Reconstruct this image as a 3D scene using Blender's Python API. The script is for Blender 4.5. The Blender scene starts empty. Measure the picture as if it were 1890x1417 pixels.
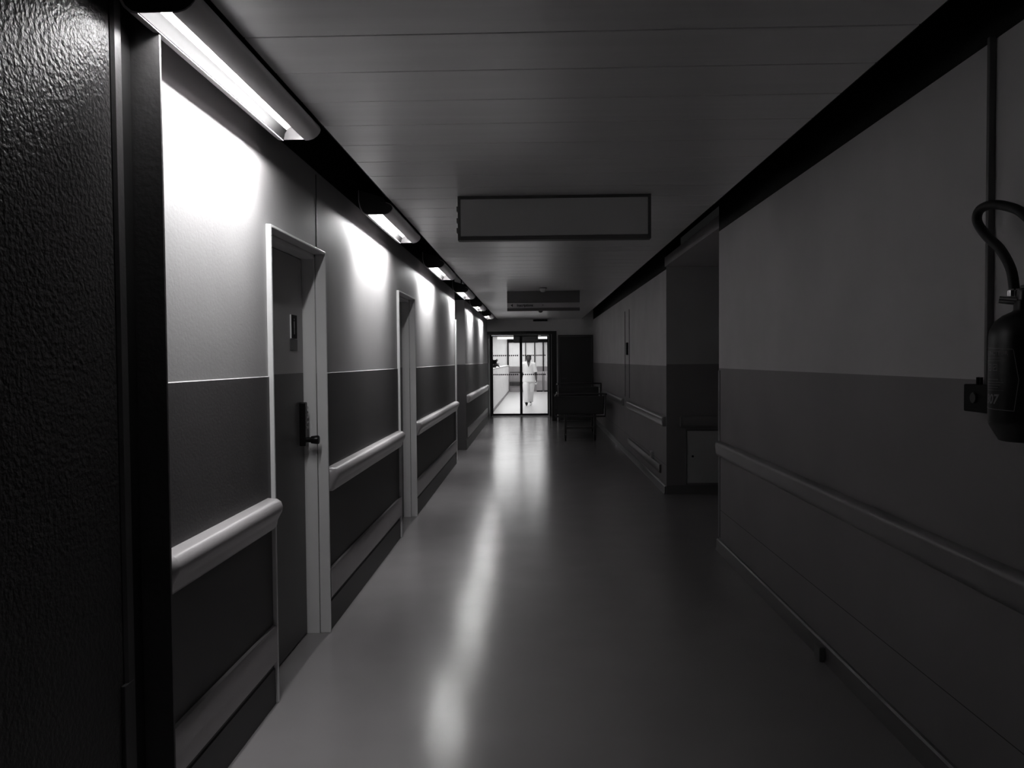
import bpy, bmesh, math, random
from mathutils import Vector, Matrix
random.seed(7)
scene = bpy.context.scene
COL = scene.collection
PI = math.pi

# ------------------------------------------------------------------ materials
def _new(name):
    m = bpy.data.materials.new(name); m.use_nodes = True
    nt = m.node_tree; b = nt.nodes['Principled BSDF']
    return m, nt, b

def g(v, t=0.0):
    """neutral grey with a very slight warm/purple toning"""
    return (v * (1.0 + t), v * (1.0 - 0.4 * t), v * (1.0 + 0.25 * t), 1.0)

TONE = 0.03
TUBE = 120.0

def mat(name, v, rough=0.6, metal=0.0, bump=0.0, bscale=60.0, mottle=0.08, spec=0.5, coat=0.0, stretch=None, wave=0.0):
    m, nt, b = _new(name)
    N, L = nt.nodes, nt.links
    TN = TONE if v < 0.5 else 0.004
    b.inputs['Roughness'].default_value = rough
    b.inputs['Metallic'].default_value = metal
    b.inputs['Specular IOR Level'].default_value = spec
    b.inputs['Coat Weight'].default_value = coat
    tc = N.new('ShaderNodeNewGeometry')
    src = tc.outputs['Position']
    if stretch:
        mp = N.new('ShaderNodeMapping'); mp.inputs['Scale'].default_value = stretch
        L.new(src, mp.inputs['Vector']); src = mp.outputs['Vector']
    nz = N.new('ShaderNodeTexNoise'); nz.inputs['Scale'].default_value = 3.0; nz.inputs['Detail'].default_value = 5.0
    L.new(src, nz.inputs['Vector'])
    mx = N.new('ShaderNodeMix'); mx.data_type = 'RGBA'
    mx.inputs['A'].default_value = g(v * (1 - mottle), TN); mx.inputs['B'].default_value = g(v * (1 + mottle), TN)
    L.new(nz.outputs['Fac'], mx.inputs['Factor']); L.new(mx.outputs['Result'], b.inputs['Base Color'])
    if bump > 0:
        n2 = N.new('ShaderNodeTexNoise'); n2.inputs['Scale'].default_value = bscale; n2.inputs['Detail'].default_value = 3.0
        L.new(src, n2.inputs['Vector'])
        bp = N.new('ShaderNodeBump'); bp.inputs['Strength'].default_value = bump; bp.inputs['Distance'].default_value = 0.01
        L.new(n2.outputs['Fac'], bp.inputs['Height'])
        last = bp
        if wave > 0:
            n3 = N.new('ShaderNodeTexNoise'); n3.inputs['Scale'].default_value = 1.6; n3.inputs['Detail'].default_value = 1.0
            L.new(tc.outputs['Position'], n3.inputs['Vector'])
            b2 = N.new('ShaderNodeBump'); b2.inputs['Strength'].default_value = wave; b2.inputs['Distance'].default_value = 0.02
            L.new(n3.outputs['Fac'], b2.inputs['Height']); L.new(bp.outputs['Normal'], b2.inputs['Normal']); last = b2
        L.new(last.outputs['Normal'], b.inputs['Normal'])
    return m

def two_tone(name, hi, lo, zsplit, rough=0.55, bump=0.15, bscale=90.0, line=None, ztop=None, top=0.02):
    """painted wall: light paint above zsplit, darker vinyl below, optional dark seam, shade of the void painted dark above ztop"""
    m, nt, b = _new(name)
    N, L = nt.nodes, nt.links
    b.inputs['Roughness'].default_value = rough
    b.inputs['Specular IOR Level'].default_value = 0.35
    ge = N.new('ShaderNodeNewGeometry'); sx = N.new('ShaderNodeSeparateXYZ'); L.new(ge.outputs['Position'], sx.inputs[0])
    gt = N.new('ShaderNodeMath'); gt.operation = 'GREATER_THAN'; gt.inputs[1].default_value = zsplit
    L.new(sx.outputs['Z'], gt.inputs[0])
    mx = N.new('ShaderNodeMix'); mx.data_type = 'RGBA'
    mx.inputs['A'].default_value = g(lo, TONE); mx.inputs['B'].default_value = g(hi, 0.012)
    L.new(gt.outputs[0], mx.inputs['Factor']); out = mx.outputs['Result']
    def band(z0, z1, col):
        nonlocal out
        a = N.new('ShaderNodeMath'); a.operation = 'GREATER_THAN'; a.inputs[1].default_value = z0; L.new(sx.outputs['Z'], a.inputs[0])
        c = N.new('ShaderNodeMath'); c.operation = 'LESS_THAN'; c.inputs[1].default_value = z1; L.new(sx.outputs['Z'], c.inputs[0])
        d = N.new('ShaderNodeMath'); d.operation = 'MULTIPLY'; L.new(a.outputs[0], d.inputs[0]); L.new(c.outputs[0], d.inputs[1])
        k = N.new('ShaderNodeMix'); k.data_type = 'RGBA'; k.inputs['B'].default_value = g(col)
        L.new(d.outputs[0], k.inputs['Factor']); L.new(out, k.inputs['A']); out = k.outputs['Result']
    if line: band(line - 0.002, line + 0.002, lo * 0.25)
    if ztop: band(ztop, 10.0, top)  # near-black colour keeps the gap above the ceiling in shade
    nz = N.new('ShaderNodeTexNoise'); nz.inputs['Scale'].default_value = 2.0; nz.inputs['Detail'].default_value = 6.0
    L.new(ge.outputs['Position'], nz.inputs['Vector'])
    ml = N.new('ShaderNodeMix'); ml.data_type = 'RGBA'; ml.blend_type = 'MULTIPLY'; ml.inputs['Factor'].default_value = 0.25
    L.new(out, ml.inputs['A']); L.new(nz.outputs['Fac'], ml.inputs['B']); L.new(ml.outputs['Result'], b.inputs['Base Color'])
    n2 = N.new('ShaderNodeTexNoise'); n2.inputs['Scale'].default_value = bscale; n2.inputs['Detail'].default_value = 2.0
    L.new(ge.outputs['Position'], n2.inputs['Vector'])
    bp = N.new('ShaderNodeBump'); bp.inputs['Strength'].default_value = bump; bp.inputs['Distance'].default_value = 0.004
    L.new(n2.outputs['Fac'], bp.inputs['Height']); L.new(bp.outputs['Normal'], b.inputs['Normal'])
    return m

def emit(name, strength, v=1.0):
    m = bpy.data.materials.new(name); m.use_nodes = True
    nt = m.node_tree; nt.nodes.clear()
    o = nt.nodes.new('ShaderNodeOutputMaterial'); e = nt.nodes.new('ShaderNodeEmission')
    e.inputs['Color'].default_value = (v, v, v, 1); e.inputs['Strength'].default_value = strength
    nt.links.new(e.outputs[0], o.inputs['Surface'])
    return m

def glass_mat(name):
    m = bpy.data.materials.new(name); m.use_nodes = True
    nt = m.node_tree; nt.nodes.clear(); N, L = nt.nodes, nt.links
    o = N.new('ShaderNodeOutputMaterial'); t = N.new('ShaderNodeBsdfTransparent'); t.inputs['Color'].default_value = (0.94, 0.94, 0.94, 1)
    gl = N.new('ShaderNodeBsdfGlossy'); gl.inputs['Roughness'].default_value = 0.02
    f = N.new('ShaderNodeFresnel'); f.inputs['IOR'].default_value = 1.45
    x = N.new('ShaderNodeMixShader'); L.new(f.outputs[0], x.inputs['Fac']); L.new(t.outputs[0], x.inputs[1]); L.new(gl.outputs[0], x.inputs[2])
    L.new(x.outputs[0], o.inputs['Surface'])
    return m

def opal(name, tr, v=0.45):
    m, nt, b = _new(name); N, L = nt.nodes, nt.links
    b.inputs['Base Color'].default_value = g(v, TONE); b.inputs['Roughness'].default_value = 0.4
    t = N.new('ShaderNodeBsdfTranslucent'); t.inputs['Color'].default_value = (0.8, 0.8, 0.8, 1)
    x = N.new('ShaderNodeMixShader'); x.inputs['Fac'].default_value = tr
    L.new(b.outputs[0], x.inputs[1]); L.new(t.outputs[0], x.inputs[2]); L.new(x.outputs[0], nt.nodes['Material Output'].inputs['Surface'])
    return m

ZD = 1.427                                       # height of the paint / vinyl joint
M = {}
M['wall_l'] = two_tone('wall_left_paint', 0.58, 0.135, ZD, ztop=2.50)
M['wall_r'] = two_tone('wall_right_paint', 0.80, 0.35, 1.416, line=0.317, ztop=2.472, top=0.003)
M['wall_alcove'] = two_tone('alcove_paint', 0.6, 0.3, 1.433)
M['wall_end'] = mat('end_wall_paint', 0.75, 0.5, bump=0.1)
M['door_paint'] = two_tone('door_paint', 0.50, 0.16, 1.431, rough=0.45)
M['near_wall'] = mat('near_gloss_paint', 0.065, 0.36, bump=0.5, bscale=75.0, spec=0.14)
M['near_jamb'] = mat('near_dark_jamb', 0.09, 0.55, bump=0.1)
M['gasket'] = mat('black_gasket', 0.008, 0.7)
M['floor'] = mat('vinyl_floor', 0.31, 0.17, bump=0.04, bscale=220.0, spec=0.36, wave=0.10)
M['ceil'] = mat('metal_ceiling_planks', 0.80, 0.33, metal=0.2, bump=0.03, bscale=30.0, stretch=(0.3, 6.0, 1.0))
M['void'] = mat('black_void', 0.006, 0.95, spec=0.0)
M['soffit'] = mat('soffit_paint', 0.45, 0.7)
M['frame'] = mat('door_frame_paint', 0.85, 0.38, bump=0.05)
M['frame_dark'] = mat('dark_frame_metal', 0.012, 0.45)
M['frame_mid'] = mat('grey_frame_metal', 0.10, 0.4, metal=0.4)
M['frame_lit'] = mat('edge_painted_lit', 0.75, 0.4)  # pale colour stands in for light caught on the jamb edges
M['vest'] = mat('vestibule_paint', 0.45, 0.5)
M['rail'] = mat('handrail_vinyl', 0.42, 0.33, bump=0.05, bscale=200)
M['rail_r'] = mat('handrail_vinyl_right', 0.26, 0.30, bump=0.03, bscale=200)
M['bump'] = mat('bumper_board', 0.42, 0.40, bump=0.06, bscale=120)
M['skirt'] = mat('dark_skirting', 0.05, 0.45)
M['skirt_r'] = mat('right_skirting', 0.16, 0.3)
M['housing'] = opal('opal_light_housing', 0.05)
M['reflector'] = mat('light_reflector', 0.35, 0.45)
M['lip'] = opal('opal_light_lip', 0.12, 0.85)
M['cap'] = mat('light_end_cap', 0.03, 0.5)
M['sign'] = mat('sign_panel', 0.6, 0.6)
M['sign_lt'] = mat('sign_strip', 0.45, 0.6)
M['sign_frame'] = mat('sign_frame', 0.11, 0.5)
M['black'] = mat('black_paint', 0.006, 0.6, spec=0.15)
M['ink'] = mat('black_ink', 0.006, 0.8)
M['plastic_w'] = mat('white_plastic', 0.55, 0.4)
M['chrome'] = mat('chrome', 0.75, 0.15, metal=1.0)
M['lock'] = mat('dark_lock_metal', 0.02, 0.3, metal=0.6)
M['ext'] = mat('extinguisher_paint', 0.012, 0.35)
M['hose'] = mat('black_rubber', 0.004, 0.55)
M['print'] = mat('grey_print', 0.3, 0.6)
M['conduit'] = mat('grey_conduit', 0.14, 0.5)
M['bed'] = mat('bed_panel', 0.045, 0.5)
M['bed_f'] = mat('bed_frame_metal', 0.10, 0.35, metal=0.7)
M['mattress'] = mat('mattress_cover', 0.08, 0.7)
M['white'] = mat('lobby_white_paint', 0.85, 0.6)
M['lobby_floor'] = mat('lobby_floor_tiles', 0.55, 0.35, bump=0.02, bscale=40)
M['lobby_grey'] = mat('lobby_grey_panel', 0.34, 0.6)
M['leaf'] = mat('dark_leaves', 0.02, 0.6)
M['scrubs'] = mat('white_scrubs', 0.85, 0.8, bump=0.2, bscale=25)
M['skin'] = mat('dark_skin', 0.06, 0.45)
M['hair'] = mat('black_hair', 0.008, 0.7)
M['glass'] = glass_mat('door_glass')
M['side_ref'] = mat('light_side_reflector', 0.005, 0.5, spec=0.05)
M['tube'] = emit('fluorescent_tube', TUBE)
M['added_light'] = emit('added_lobby_light', 2.7)  # added glow that lights the lobby from out of view
M['daylight'] = emit('lobby_daylight_pane', 1.15)

# ------------------------------------------------------------------ mesh helpers
class MB:
    def __init__(self):
        self.bm = bmesh.new(); self.fl = self.bm.faces.layers.int.new('flat')
    def box(self, x0, x1, y0, y1, z0, z1, bevel=0.0, seg=2):
        bm = self.bm; old = set(bm.faces)
        vs = [bm.verts.new(p) for p in ((x0,y0,z0),(x1,y0,z0),(x1,y1,z0),(x0,y1,z0),(x0,y0,z1),(x1,y0,z1),(x1,y1,z1),(x0,y1,z1))]
        fs = [bm.faces.new([vs[i] for i in q]) for q in ((0,3,2,1),(4,5,6,7),(0,1,5,4),(1,2,6,5),(2,3,7,6),(3,0,4,7))]
        if bevel > 0:
            es = list({e for f in fs for e in f.edges})
            bmesh.ops.bevel(bm, geom=es, offset=bevel, segments=seg, profile=0.5, affect='EDGES')
        for f in bm.faces:
            if f not in old: f[self.fl] = 1
        return self
    def quad(self, *ps):
        self.bm.faces.new([self.bm.verts.new(p) for p in ps]); return self
    def prism(self, prof, axis, a0, a1):
        """closed profile extruded along an axis: y -> (x,z), z -> (x,y), x -> (y,z)"""
        bm = self.bm
        def P(u, v, t):
            return {'y': (u, t, v), 'z': (u, v, t), 'x': (t, u, v)}[axis]
        A = [bm.verts.new(P(u, v, a0)) for u, v in prof]; B = [bm.verts.new(P(u, v, a1)) for u, v in prof]
        n = len(prof)
        for i in range(n):
            j = (i + 1) % n
            bm.faces.new((A[i], A[j], B[j], B[i]))
        bm.faces.new(A); bm.faces.new(list(reversed(B)))
        bmesh.ops.recalc_face_normals(bm, faces=bm.faces[:])
        return self
    def loft(self, rings, cap=True):
        bm = self.bm
        R = [[bm.verts.new(p) for p in r] for r in rings]
        n = len(R[0])
        for a, b in zip(R, R[1:]):
            for i in range(n):
                j = (i + 1) % n
                bm.faces.new((a[i], a[j], b[j], b[i]))
        if cap:
            bm.faces.new(list(reversed(R[0]))); bm.faces.new(R[-1])
        bmesh.ops.recalc_face_normals(bm, faces=bm.faces[:])
        return self
    def tube(self, pts, r, n=12, flat=1.0, up=None):
        """round tube along points; r a number or one radius per point"""
        pts = [Vector(p) for p in pts]
        rs = r if isinstance(r, (list, tuple)) else [r] * len(pts)
        rings = []; nrm = None
        for i, p in enumerate(pts):
            t = (pts[min(i + 1, len(pts) - 1)] - pts[max(i - 1, 0)]).normalized()
            if nrm is None:
                ref = Vector(up) if up else (Vector((0, 0, 1)) if abs(t.z) < 0.9 else Vector((1, 0, 0)))
                nrm = (ref - t * ref.dot(t)).normalized()
            else:
                nrm = (nrm - t * nrm.dot(t)).normalized()
            bi = t.cross(nrm)
            rings.append([p + (nrm * math.cos(2 * PI * k / n) + bi * flat * math.sin(2 * PI * k / n)) * rs[i] for k in range(n)])
        return self.loft(rings)
    def lathe(self, prof, c=(0, 0, 0), n=32, axis='z'):
        rings = []
        for r, z in prof:
            ring = []
            for k in range(n):
                a = 2 * PI * k / n
                u, v = r * math.cos(a), r * math.sin(a)
                q = {'z': (u, v, z), 'y': (u, z, v), 'x': (z, u, v)}[axis]
                ring.append((q[0] + c[0], q[1] + c[1], q[2] + c[2]))
            rings.append(ring)
        return self.loft(rings)
    def ball(self, c, rx, ry=None, rz=None, n=16, m=10):
        ry = ry or rx; rz = rz or rx
        rings = []
        for i in range(1, m):
            a = PI * i / m
            rings.append([(c[0] + rx * math.sin(a) * math.cos(2*PI*k/n), c[1] + ry * math.sin(a) * math.sin(2*PI*k/n), c[2] - rz * math.cos(a)) for k in range(n)])
        return self.loft(rings)
    def build(self, name, m, parent=None, sharp=35.0, **props):
        bm = self.bm
        for f in bm.faces: f.smooth = f[self.fl] == 0
        lim = math.radians(sharp)
        for e in bm.edges:
            e.smooth = (len(e.link_faces) == 2 and e.calc_face_angle(0.0) < lim)
        me = bpy.data.meshes.new(name); bm.to_mesh(me); bm.free()
        me.materials.append(m)
        o = bpy.data.objects.new(name, me); COL.objects.link(o)
        setp(o, parent, props)
        return o

def setp(o, parent, props):
    if parent is not None:
        o.parent = parent
        o.matrix_parent_inverse = Matrix.Translation(-wloc(parent))
    for k, v in props.items(): o[k] = v

def wloc(o):
    """world place of an Empty or a mesh root (no rotation is used)"""
    p = Vector(o.location)
    return p

def thing(name, loc, label, cat, group=None, kind=None):
    o = bpy.data.objects.new(name, None); COL.objects.link(o)
    o.location = loc; o.empty_display_size = 0.1
    o['label'] = label; o['category'] = cat
    if group: o['group'] = group
    if kind: o['kind'] = kind
    return o

def S(mb, name, m, label, cat='wall'):
    return mb.build(name, m, None, kind='structure', label=label, category=cat)

def text(body, name, m, size, matrix, parent, bold=0.0, align='LEFT', extrude=0.0006):
    cu = bpy.data.curves.new(name, 'FONT'); cu.body = body; cu.size = size; cu.extrude = extrude; cu.offset = bold; cu.align_x = align
    tmp = bpy.data.objects.new(name + '_tmp', cu); COL.objects.link(tmp)
    dg = bpy.context.evaluated_depsgraph_get()
    me = bpy.data.meshes.new_from_object(tmp.evaluated_get(dg))
    bpy.data.objects.remove(tmp); bpy.data.curves.remove(cu)
    me.transform(matrix); me.materials.clear(); me.materials.append(m)
    o = bpy.data.objects.new(name, me); COL.objects.link(o); setp(o, parent, {})
    return o

def dup(root, delta, label):
    r = root.copy(); COL.objects.link(r); r.location = Vector(root.location) + Vector(delta); r['label'] = label
    for ch in list(root.children):
        c = ch.copy(); COL.objects.link(c); c.parent = r; c.matrix_parent_inverse = ch.matrix_parent_inverse.copy()
        for gch in ch.children:
            d = gch.copy(); COL.objects.link(d); d.parent = c; d.matrix_parent_inverse = gch.matrix_parent_inverse.copy()
    return r

# ------------------------------------------------------------------ the shell of the corridor
XL, XR, H = -1.15, 1.435, 2.49
YB, YE = -1.6, 19.3            # back of the corridor behind the camera, end portal

S(MB().box(-3.2, 4.2, YB, 21.05, -0.12, 0.0), 'floor', M['floor'], 'shiny grey vinyl floor running down the whole corridor', 'floor')

# left wall: pieces between the two doors and the side opening (vinyl below stands 4 mm proud)
def left_piece(mb, y0, y1):
    mb.prism([(XL - 0.16, 0), (XL + 0.004, 0), (XL + 0.004, ZD), (XL, ZD + 0.003), (XL, 2.82), (XL - 0.16, 2.82)], 'y', y0, y1)
D1 = (3.42, 4.19); D2 = (6.62, 7.40); OP = (11.42, 13.07)
mb = MB()
left_piece(mb, 2.235, 3.372); left_piece(mb, 4.255, 6.582); left_piece(mb, 7.462, OP[0])
for a, b in ((3.372, 4.255), (6.582, 7.462)): mb.box(XL - 0.16, XL, a, b, 2.078, 2.82)
S(mb, 'wall_left', M['wall_l'], 'left corridor wall, pale above and dark vinyl below, between near jamb and side opening')
mb = MB(); left_piece(mb, OP[1], YE)
mb.box(-2.2, XL - 0.16, OP[1], OP[1] + 0.12, 0, 2.82)
S(mb, 'wall_left_far', M['wall_l'], 'short far stretch of left wall beyond the side opening')
mb = MB()
mb.box(-2.3, -2.2, OP[0] - 0.3, OP[1] + 0.12, 0, 2.82).box(-2.2, XL - 0.16, OP[0] - 0.12, OP[0], 0, 2.82).box(-2.2, XL - 0.0, OP[0], OP[1], 2.75, 2.82)
S(mb, 'wall_side_opening', M['wall_end'], 'back of the dark side opening in the left wall')
# a thin vertical joint in the plaster beside the first door head
S(MB().box(XL, XL + 0.0025, 4.155, 4.163, 2.1, 2.48), 'trim_joint', M['skirt'], 'thin vertical joint in the left wall above the first door', 'trim')

# near left: glossy wall, jamb strip, projecting dark pilaster
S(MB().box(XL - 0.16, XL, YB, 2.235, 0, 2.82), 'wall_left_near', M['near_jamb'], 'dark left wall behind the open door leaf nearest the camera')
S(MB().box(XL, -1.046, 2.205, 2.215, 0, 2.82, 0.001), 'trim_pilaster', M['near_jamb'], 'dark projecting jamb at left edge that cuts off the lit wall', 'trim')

# right side
RC = 6.15; AC = 8.68
S(MB().box(XR, XR + 0.16, YB, RC, 0, 2.82), 'wall_right', M['wall_r'], 'near right corridor wall with handrail, pale above and dark below')
mb = MB().box(1.45, 1.61, AC, YE, 0, 2.82)
S(mb, 'wall_right_far', M['wall_r'], 'far right corridor wall beyond the side passage')
S(MB().box(1.61, 4.0, AC, AC + 0.15, 0, 2.60).box(1.452, 1.61, AC - 0.004, AC, 0, 2.60), 'wall_alcove', M['wall_alcove'], 'shadowed wall inside the right side passage, facing the camera')
S(MB().box(XR + 0.16, 4.0, RC - 0.16, RC, 0, 2.6).box(4.0, 4.15, RC - 0.16, AC + 0.15, 0, 2.6), 'wall_alcove_side', M['wall_alcove'], 'hidden side walls of the right side passage')
S(MB().box(XR, 4.0, RC, AC, 2.50, 2.60), 'ceiling_alcove', M['soffit'], 'plain ceiling of the right side passage', 'ceiling')
S(MB().box(XR - 0.006, XR + 0.03, RC - 0.045, RC + 0.004, 0.1, 1.40, 0.003), 'trim_corner_guard', M['skirt_r'], 'corner guard on the near edge of the right side passage', 'trim')
S(MB().box(XL + 0.004, XL + 0.02, OP[0] - 0.09, OP[0] + 0.0, 0.0, 2.085, 0.003).box(XL - 0.16, XL + 0.02, OP[0], OP[0] + 0.012, 0, 2.085, 0.003), 'trim_opening_guard', M['frame'], 'pale corner guard on the left wall before the side opening', 'trim')

# wall behind the camera
S(MB().box(-1.4, 1.6, YB - 0.15, YB, 0, 2.82), 'wall_back', M['wall_end'], 'wall closing the corridor behind the camera')

# ceiling: metal planks laid across the corridor, with open grooves, between two black gaps
mb = MB()
y = YB; gpos = 2.735 - 0.305 * 15
while y < YE:
    y1 = min(y + 0.305, YE) if y > YB else gpos + 0.305 * math.ceil((YB - gpos) / 0.305 + 0.01)
    mb.prism([(y + 0.0015, H + 0.004), (y + 0.0045, H), (y1 - 0.0045, H), (y1 - 0.0015, H + 0.004), (y1 - 0.0015, H + 0.03), (y + 0.0015, H + 0.03)], 'x', -0.887, 1.167)
    y = y1
S(mb, 'ceiling', M['ceil'], 'dull metal plank ceiling of the corridor with cross joints', 'ceiling')
S(MB().box(XL - 0.16, XR + 0.16, YB, YE, 2.80, 2.90).box(-0.86, 1.14, YB, YE, H + 0.031, H + 0.05), 'ceiling_void', M['void'], 'black void above the corridor ceiling', 'ceiling')
S(MB().box(-0.893, -0.887, YB, YE, H, H + 0.06).box(1.167, 1.173, YB, YE, H, H + 0.06), 'trim_ceiling_edge', M['black'], 'black edge strips along both sides of the plank ceiling', 'trim')

# end wall, portal, vestibule
mb = MB().box(XL - 0.2, -1.185, YE, YE + 0.12, 0, 2.82).box(-1.185, 0.55, YE, YE + 0.12, 2.20, 2.82).box(0.55, 1.61, YE, YE + 0.12, 0, 2.82)
S(mb, 'wall_end', M['wall_end'], 'dark end wall around the glass door portal')
mb = MB().box(-1.185, -1.165, YE - 0.02, YE + 0.14, 0, 2.20).box(0.425, 0.55, YE - 0.02, YE + 0.14, 0, 2.20).box(-1.165, 0.425, YE - 0.02, YE + 0.14, 2.125, 2.20)
S(mb, 'trim_portal', M['frame_dark'], 'black metal portal framing the end of the corridor', 'trim')
S(MB().box(-1.164, -1.15, YE - 0.03, YE - 0.005, 0, 2.13, 0.002).box(0.418, 0.428, YE - 0.03, YE - 0.005, 0, 2.12, 0.002), 'trim_portal_edge', M['frame_lit'], 'portal post edges painted bright as if lit', 'trim')
S(MB().box(-1.26, -1.185, YE + 0.12, 21.1, 0, 2.4).box(0.46, 0.56, YE + 0.12, 21.1, 0, 2.4), 'wall_vestibule', M['vest'], 'narrow side walls between portal and sliding glass doors')
S(MB().box(-1.184, -1.172, 20.05, 20.96, 0, 2.3, 0.002), 'trim_door_pocket', M['frame_dark'], 'dark panel on the left side between portal and glass doors', 'trim')
S(MB().box(-1.26, 0.56, YE + 0.12, 21.1, 2.40, 2.5), 'ceiling_vestibule', M['frame_mid'], 'low ceiling between portal and sliding glass doors', 'ceiling')
S(MB().box(-1.26, 0.56, 21.0, 21.1, 2.18, 2.40), 'wall_transom', M['frame_dark'], 'dark bulkhead over the sliding glass doors')

# baseboards
def lbase(mb, y0, y1): mb.prism([(XL + 0.004, 0), (XL + 0.012, 0), (XL + 0.010, 0.155), (XL + 0.004, 0.16)], 'y', y0, y1)
mb = MB()
for a, b in ((2.30, 3.36), (4.25, 6.56), (7.46, 11.33), (OP[1], YE)): lbase(mb, a, b)
S(mb, 'baseboard_left', M['skirt'], 'dark skirting along the left wall', 'baseboard')
def rbase(mb, x, y0, y1): mb.prism([(x, 0), (x, 0.088), (x - 0.012, 0.088), (x - 0.02, 0.08), (x - 0.02, 0.02), (x - 0.028, 0.0)], 'y', y0, y1)
mb = MB(); rbase(mb, XR, YB, RC); rbase(mb, 1.45, AC, YE - 0.02)
mb.box(1.45, 4.0, AC - 0.016, AC - 0.004, 0, 0.10)
S(mb, 'baseboard_right', M['skirt_r'], 'skirting with a shiny top edge along the right walls', 'baseboard')

# ------------------------------------------------------------------ doors in the left wall
def left_door(name, y0, y1, label, yo0, yo1):
    """y0..y1 clear opening, frame faces yo0..yo1 on the wall"""
    t = thing(name, (XL, y0, 0), label, 'door', kind='structure')
    xf = XL + 0.022
    mb = MB()
    mb.box(-1.262, xf, yo0, yo0 + 0.014, 0, 2.085, 0.003)            # near jamb
    mb.box(-1.185, xf, yo1 - 0.014, yo1, 0, 2.085, 0.003)            # far jamb, outer strip
    mb.box(-1.262, -1.188, yo1 - 0.022, yo1, 0, 2.06, 0.002)         # far jamb, inner rebate
    mb.box(-1.262, xf, yo0 + 0.014, yo1 - 0.014, 2.071, 2.085, 0.003)  # head
    mb.box(-1.262, -1.188, yo0 + 0.014, yo1 - 0.022, 2.046, 2.070, 0.002)
    mb.build('door_frame', M['frame'], t)
    leaf = MB().box(-1.30, -1.255, yo0 + 0.018, yo1 - 0.027, 0.008, 2.042, 0.002).build('door_leaf', M['door_paint'], t)
    return t, leaf
d1, leaf1 = left_door('door_1', D1[0], D1[1], 'first door on the left, closed, with code lock and small dark plates', 3.365, 4.262)
d2, leaf2 = left_door('door_2', D2[0], D2[1], 'second, plain door on the left with pale frame', 6.575, 7.47)
# code lock
mb = MB().box(-1.255, -1.222, 4.145, 4.190, 1.04, 1.275, 0.006)
lk = mb.build('code_lock', M['lock'], d1)
for i in range(5):
    for yy in (4.158, 4.178):
        MB().lathe([(0.0065, 0), (0.0065, 0.006), (0.004, 0.008)], (-1.222, yy, 1.245 - i * 0.026), 12, 'x').build('button', M['chrome'], lk)
MB().lathe([(0.014, -0.005), (0.014, 0.022), (0.020, 0.026), (0.024, 0.060), (0.021, 0.066), (0.008, 0.067)], (-1.222, 4.168, 1.073), 24, 'x').build('knob', M['lock'], lk)
pl = MB().box(-1.255, -1.250, 4.0200, 4.1200, 1.613, 1.735, 0.001).build('sign_plate', M['black'], d1)
# small faint pictogram of a standing figure on the plate
mb = MB().ball((-1.2495, 4.0720, 1.712), 0.0008, 0.006, 0.006, 10, 6)
mb.box(-1.250, -1.2492, 4.0640, 4.0800, 1.668, 1.702).box(-1.250, -1.2492, 4.0660, 4.0710, 1.635, 1.668).box(-1.250, -1.2492, 4.0730, 4.0780, 1.635, 1.668)
mb.build('pictogram', M['print'], pl)
MB().box(-1.255, -1.2505, 4.0070, 4.1250, 1.549, 1.608, 0.001).build('name_plate', M['sign_frame'], d1)
MB().box(-1.2552, -1.2485, 4.0155, 4.0200, 1.613, 1.735).build('plate_edge', M['frame'], pl)

# open door leaf parked flat on the wall at the very left
t = thing('door_3', (-1.12, 1.5, 0), 'dark glossy door leaf parked open at the far left edge of the photo', 'door', kind='structure')
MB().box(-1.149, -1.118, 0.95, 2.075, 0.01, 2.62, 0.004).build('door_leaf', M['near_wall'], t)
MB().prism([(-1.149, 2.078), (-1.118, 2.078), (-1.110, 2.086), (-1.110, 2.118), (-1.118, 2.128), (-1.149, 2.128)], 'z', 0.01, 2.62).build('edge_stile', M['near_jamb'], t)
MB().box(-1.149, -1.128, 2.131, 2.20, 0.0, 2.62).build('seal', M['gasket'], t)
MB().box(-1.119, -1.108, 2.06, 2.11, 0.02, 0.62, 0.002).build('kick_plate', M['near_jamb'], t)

# door in the end wall, right
t = thing('door_4', (1.0, YE, 0), 'dark closed door in the end wall, behind the bed', 'door', kind='structure')
MB().box(0.63, 1.40, YE - 0.012, YE - 0.001, 0.005, 2.06, 0.002).build('door_leaf', M['bed'], t)
MB().box(0.585, 0.628, YE - 0.03, YE - 0.001, 0, 2.10, 0.002).box(1.402, 1.44, YE - 0.03, YE - 0.001, 0, 2.10, 0.002).box(0.628, 1.402, YE - 0.03, YE - 0.001, 2.063, 2.10, 0.002).build('door_frame', M['frame_mid'], t)
MB().box(0.68, 0.695, YE - 0.06, YE - 0.012, 1.02, 1.05, 0.003).tube([(0.687, YE - 0.055, 1.035), (0.80, YE - 0.055, 1.035)], 0.009, 10).build('handle', M['frame_mid'], t)

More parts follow.
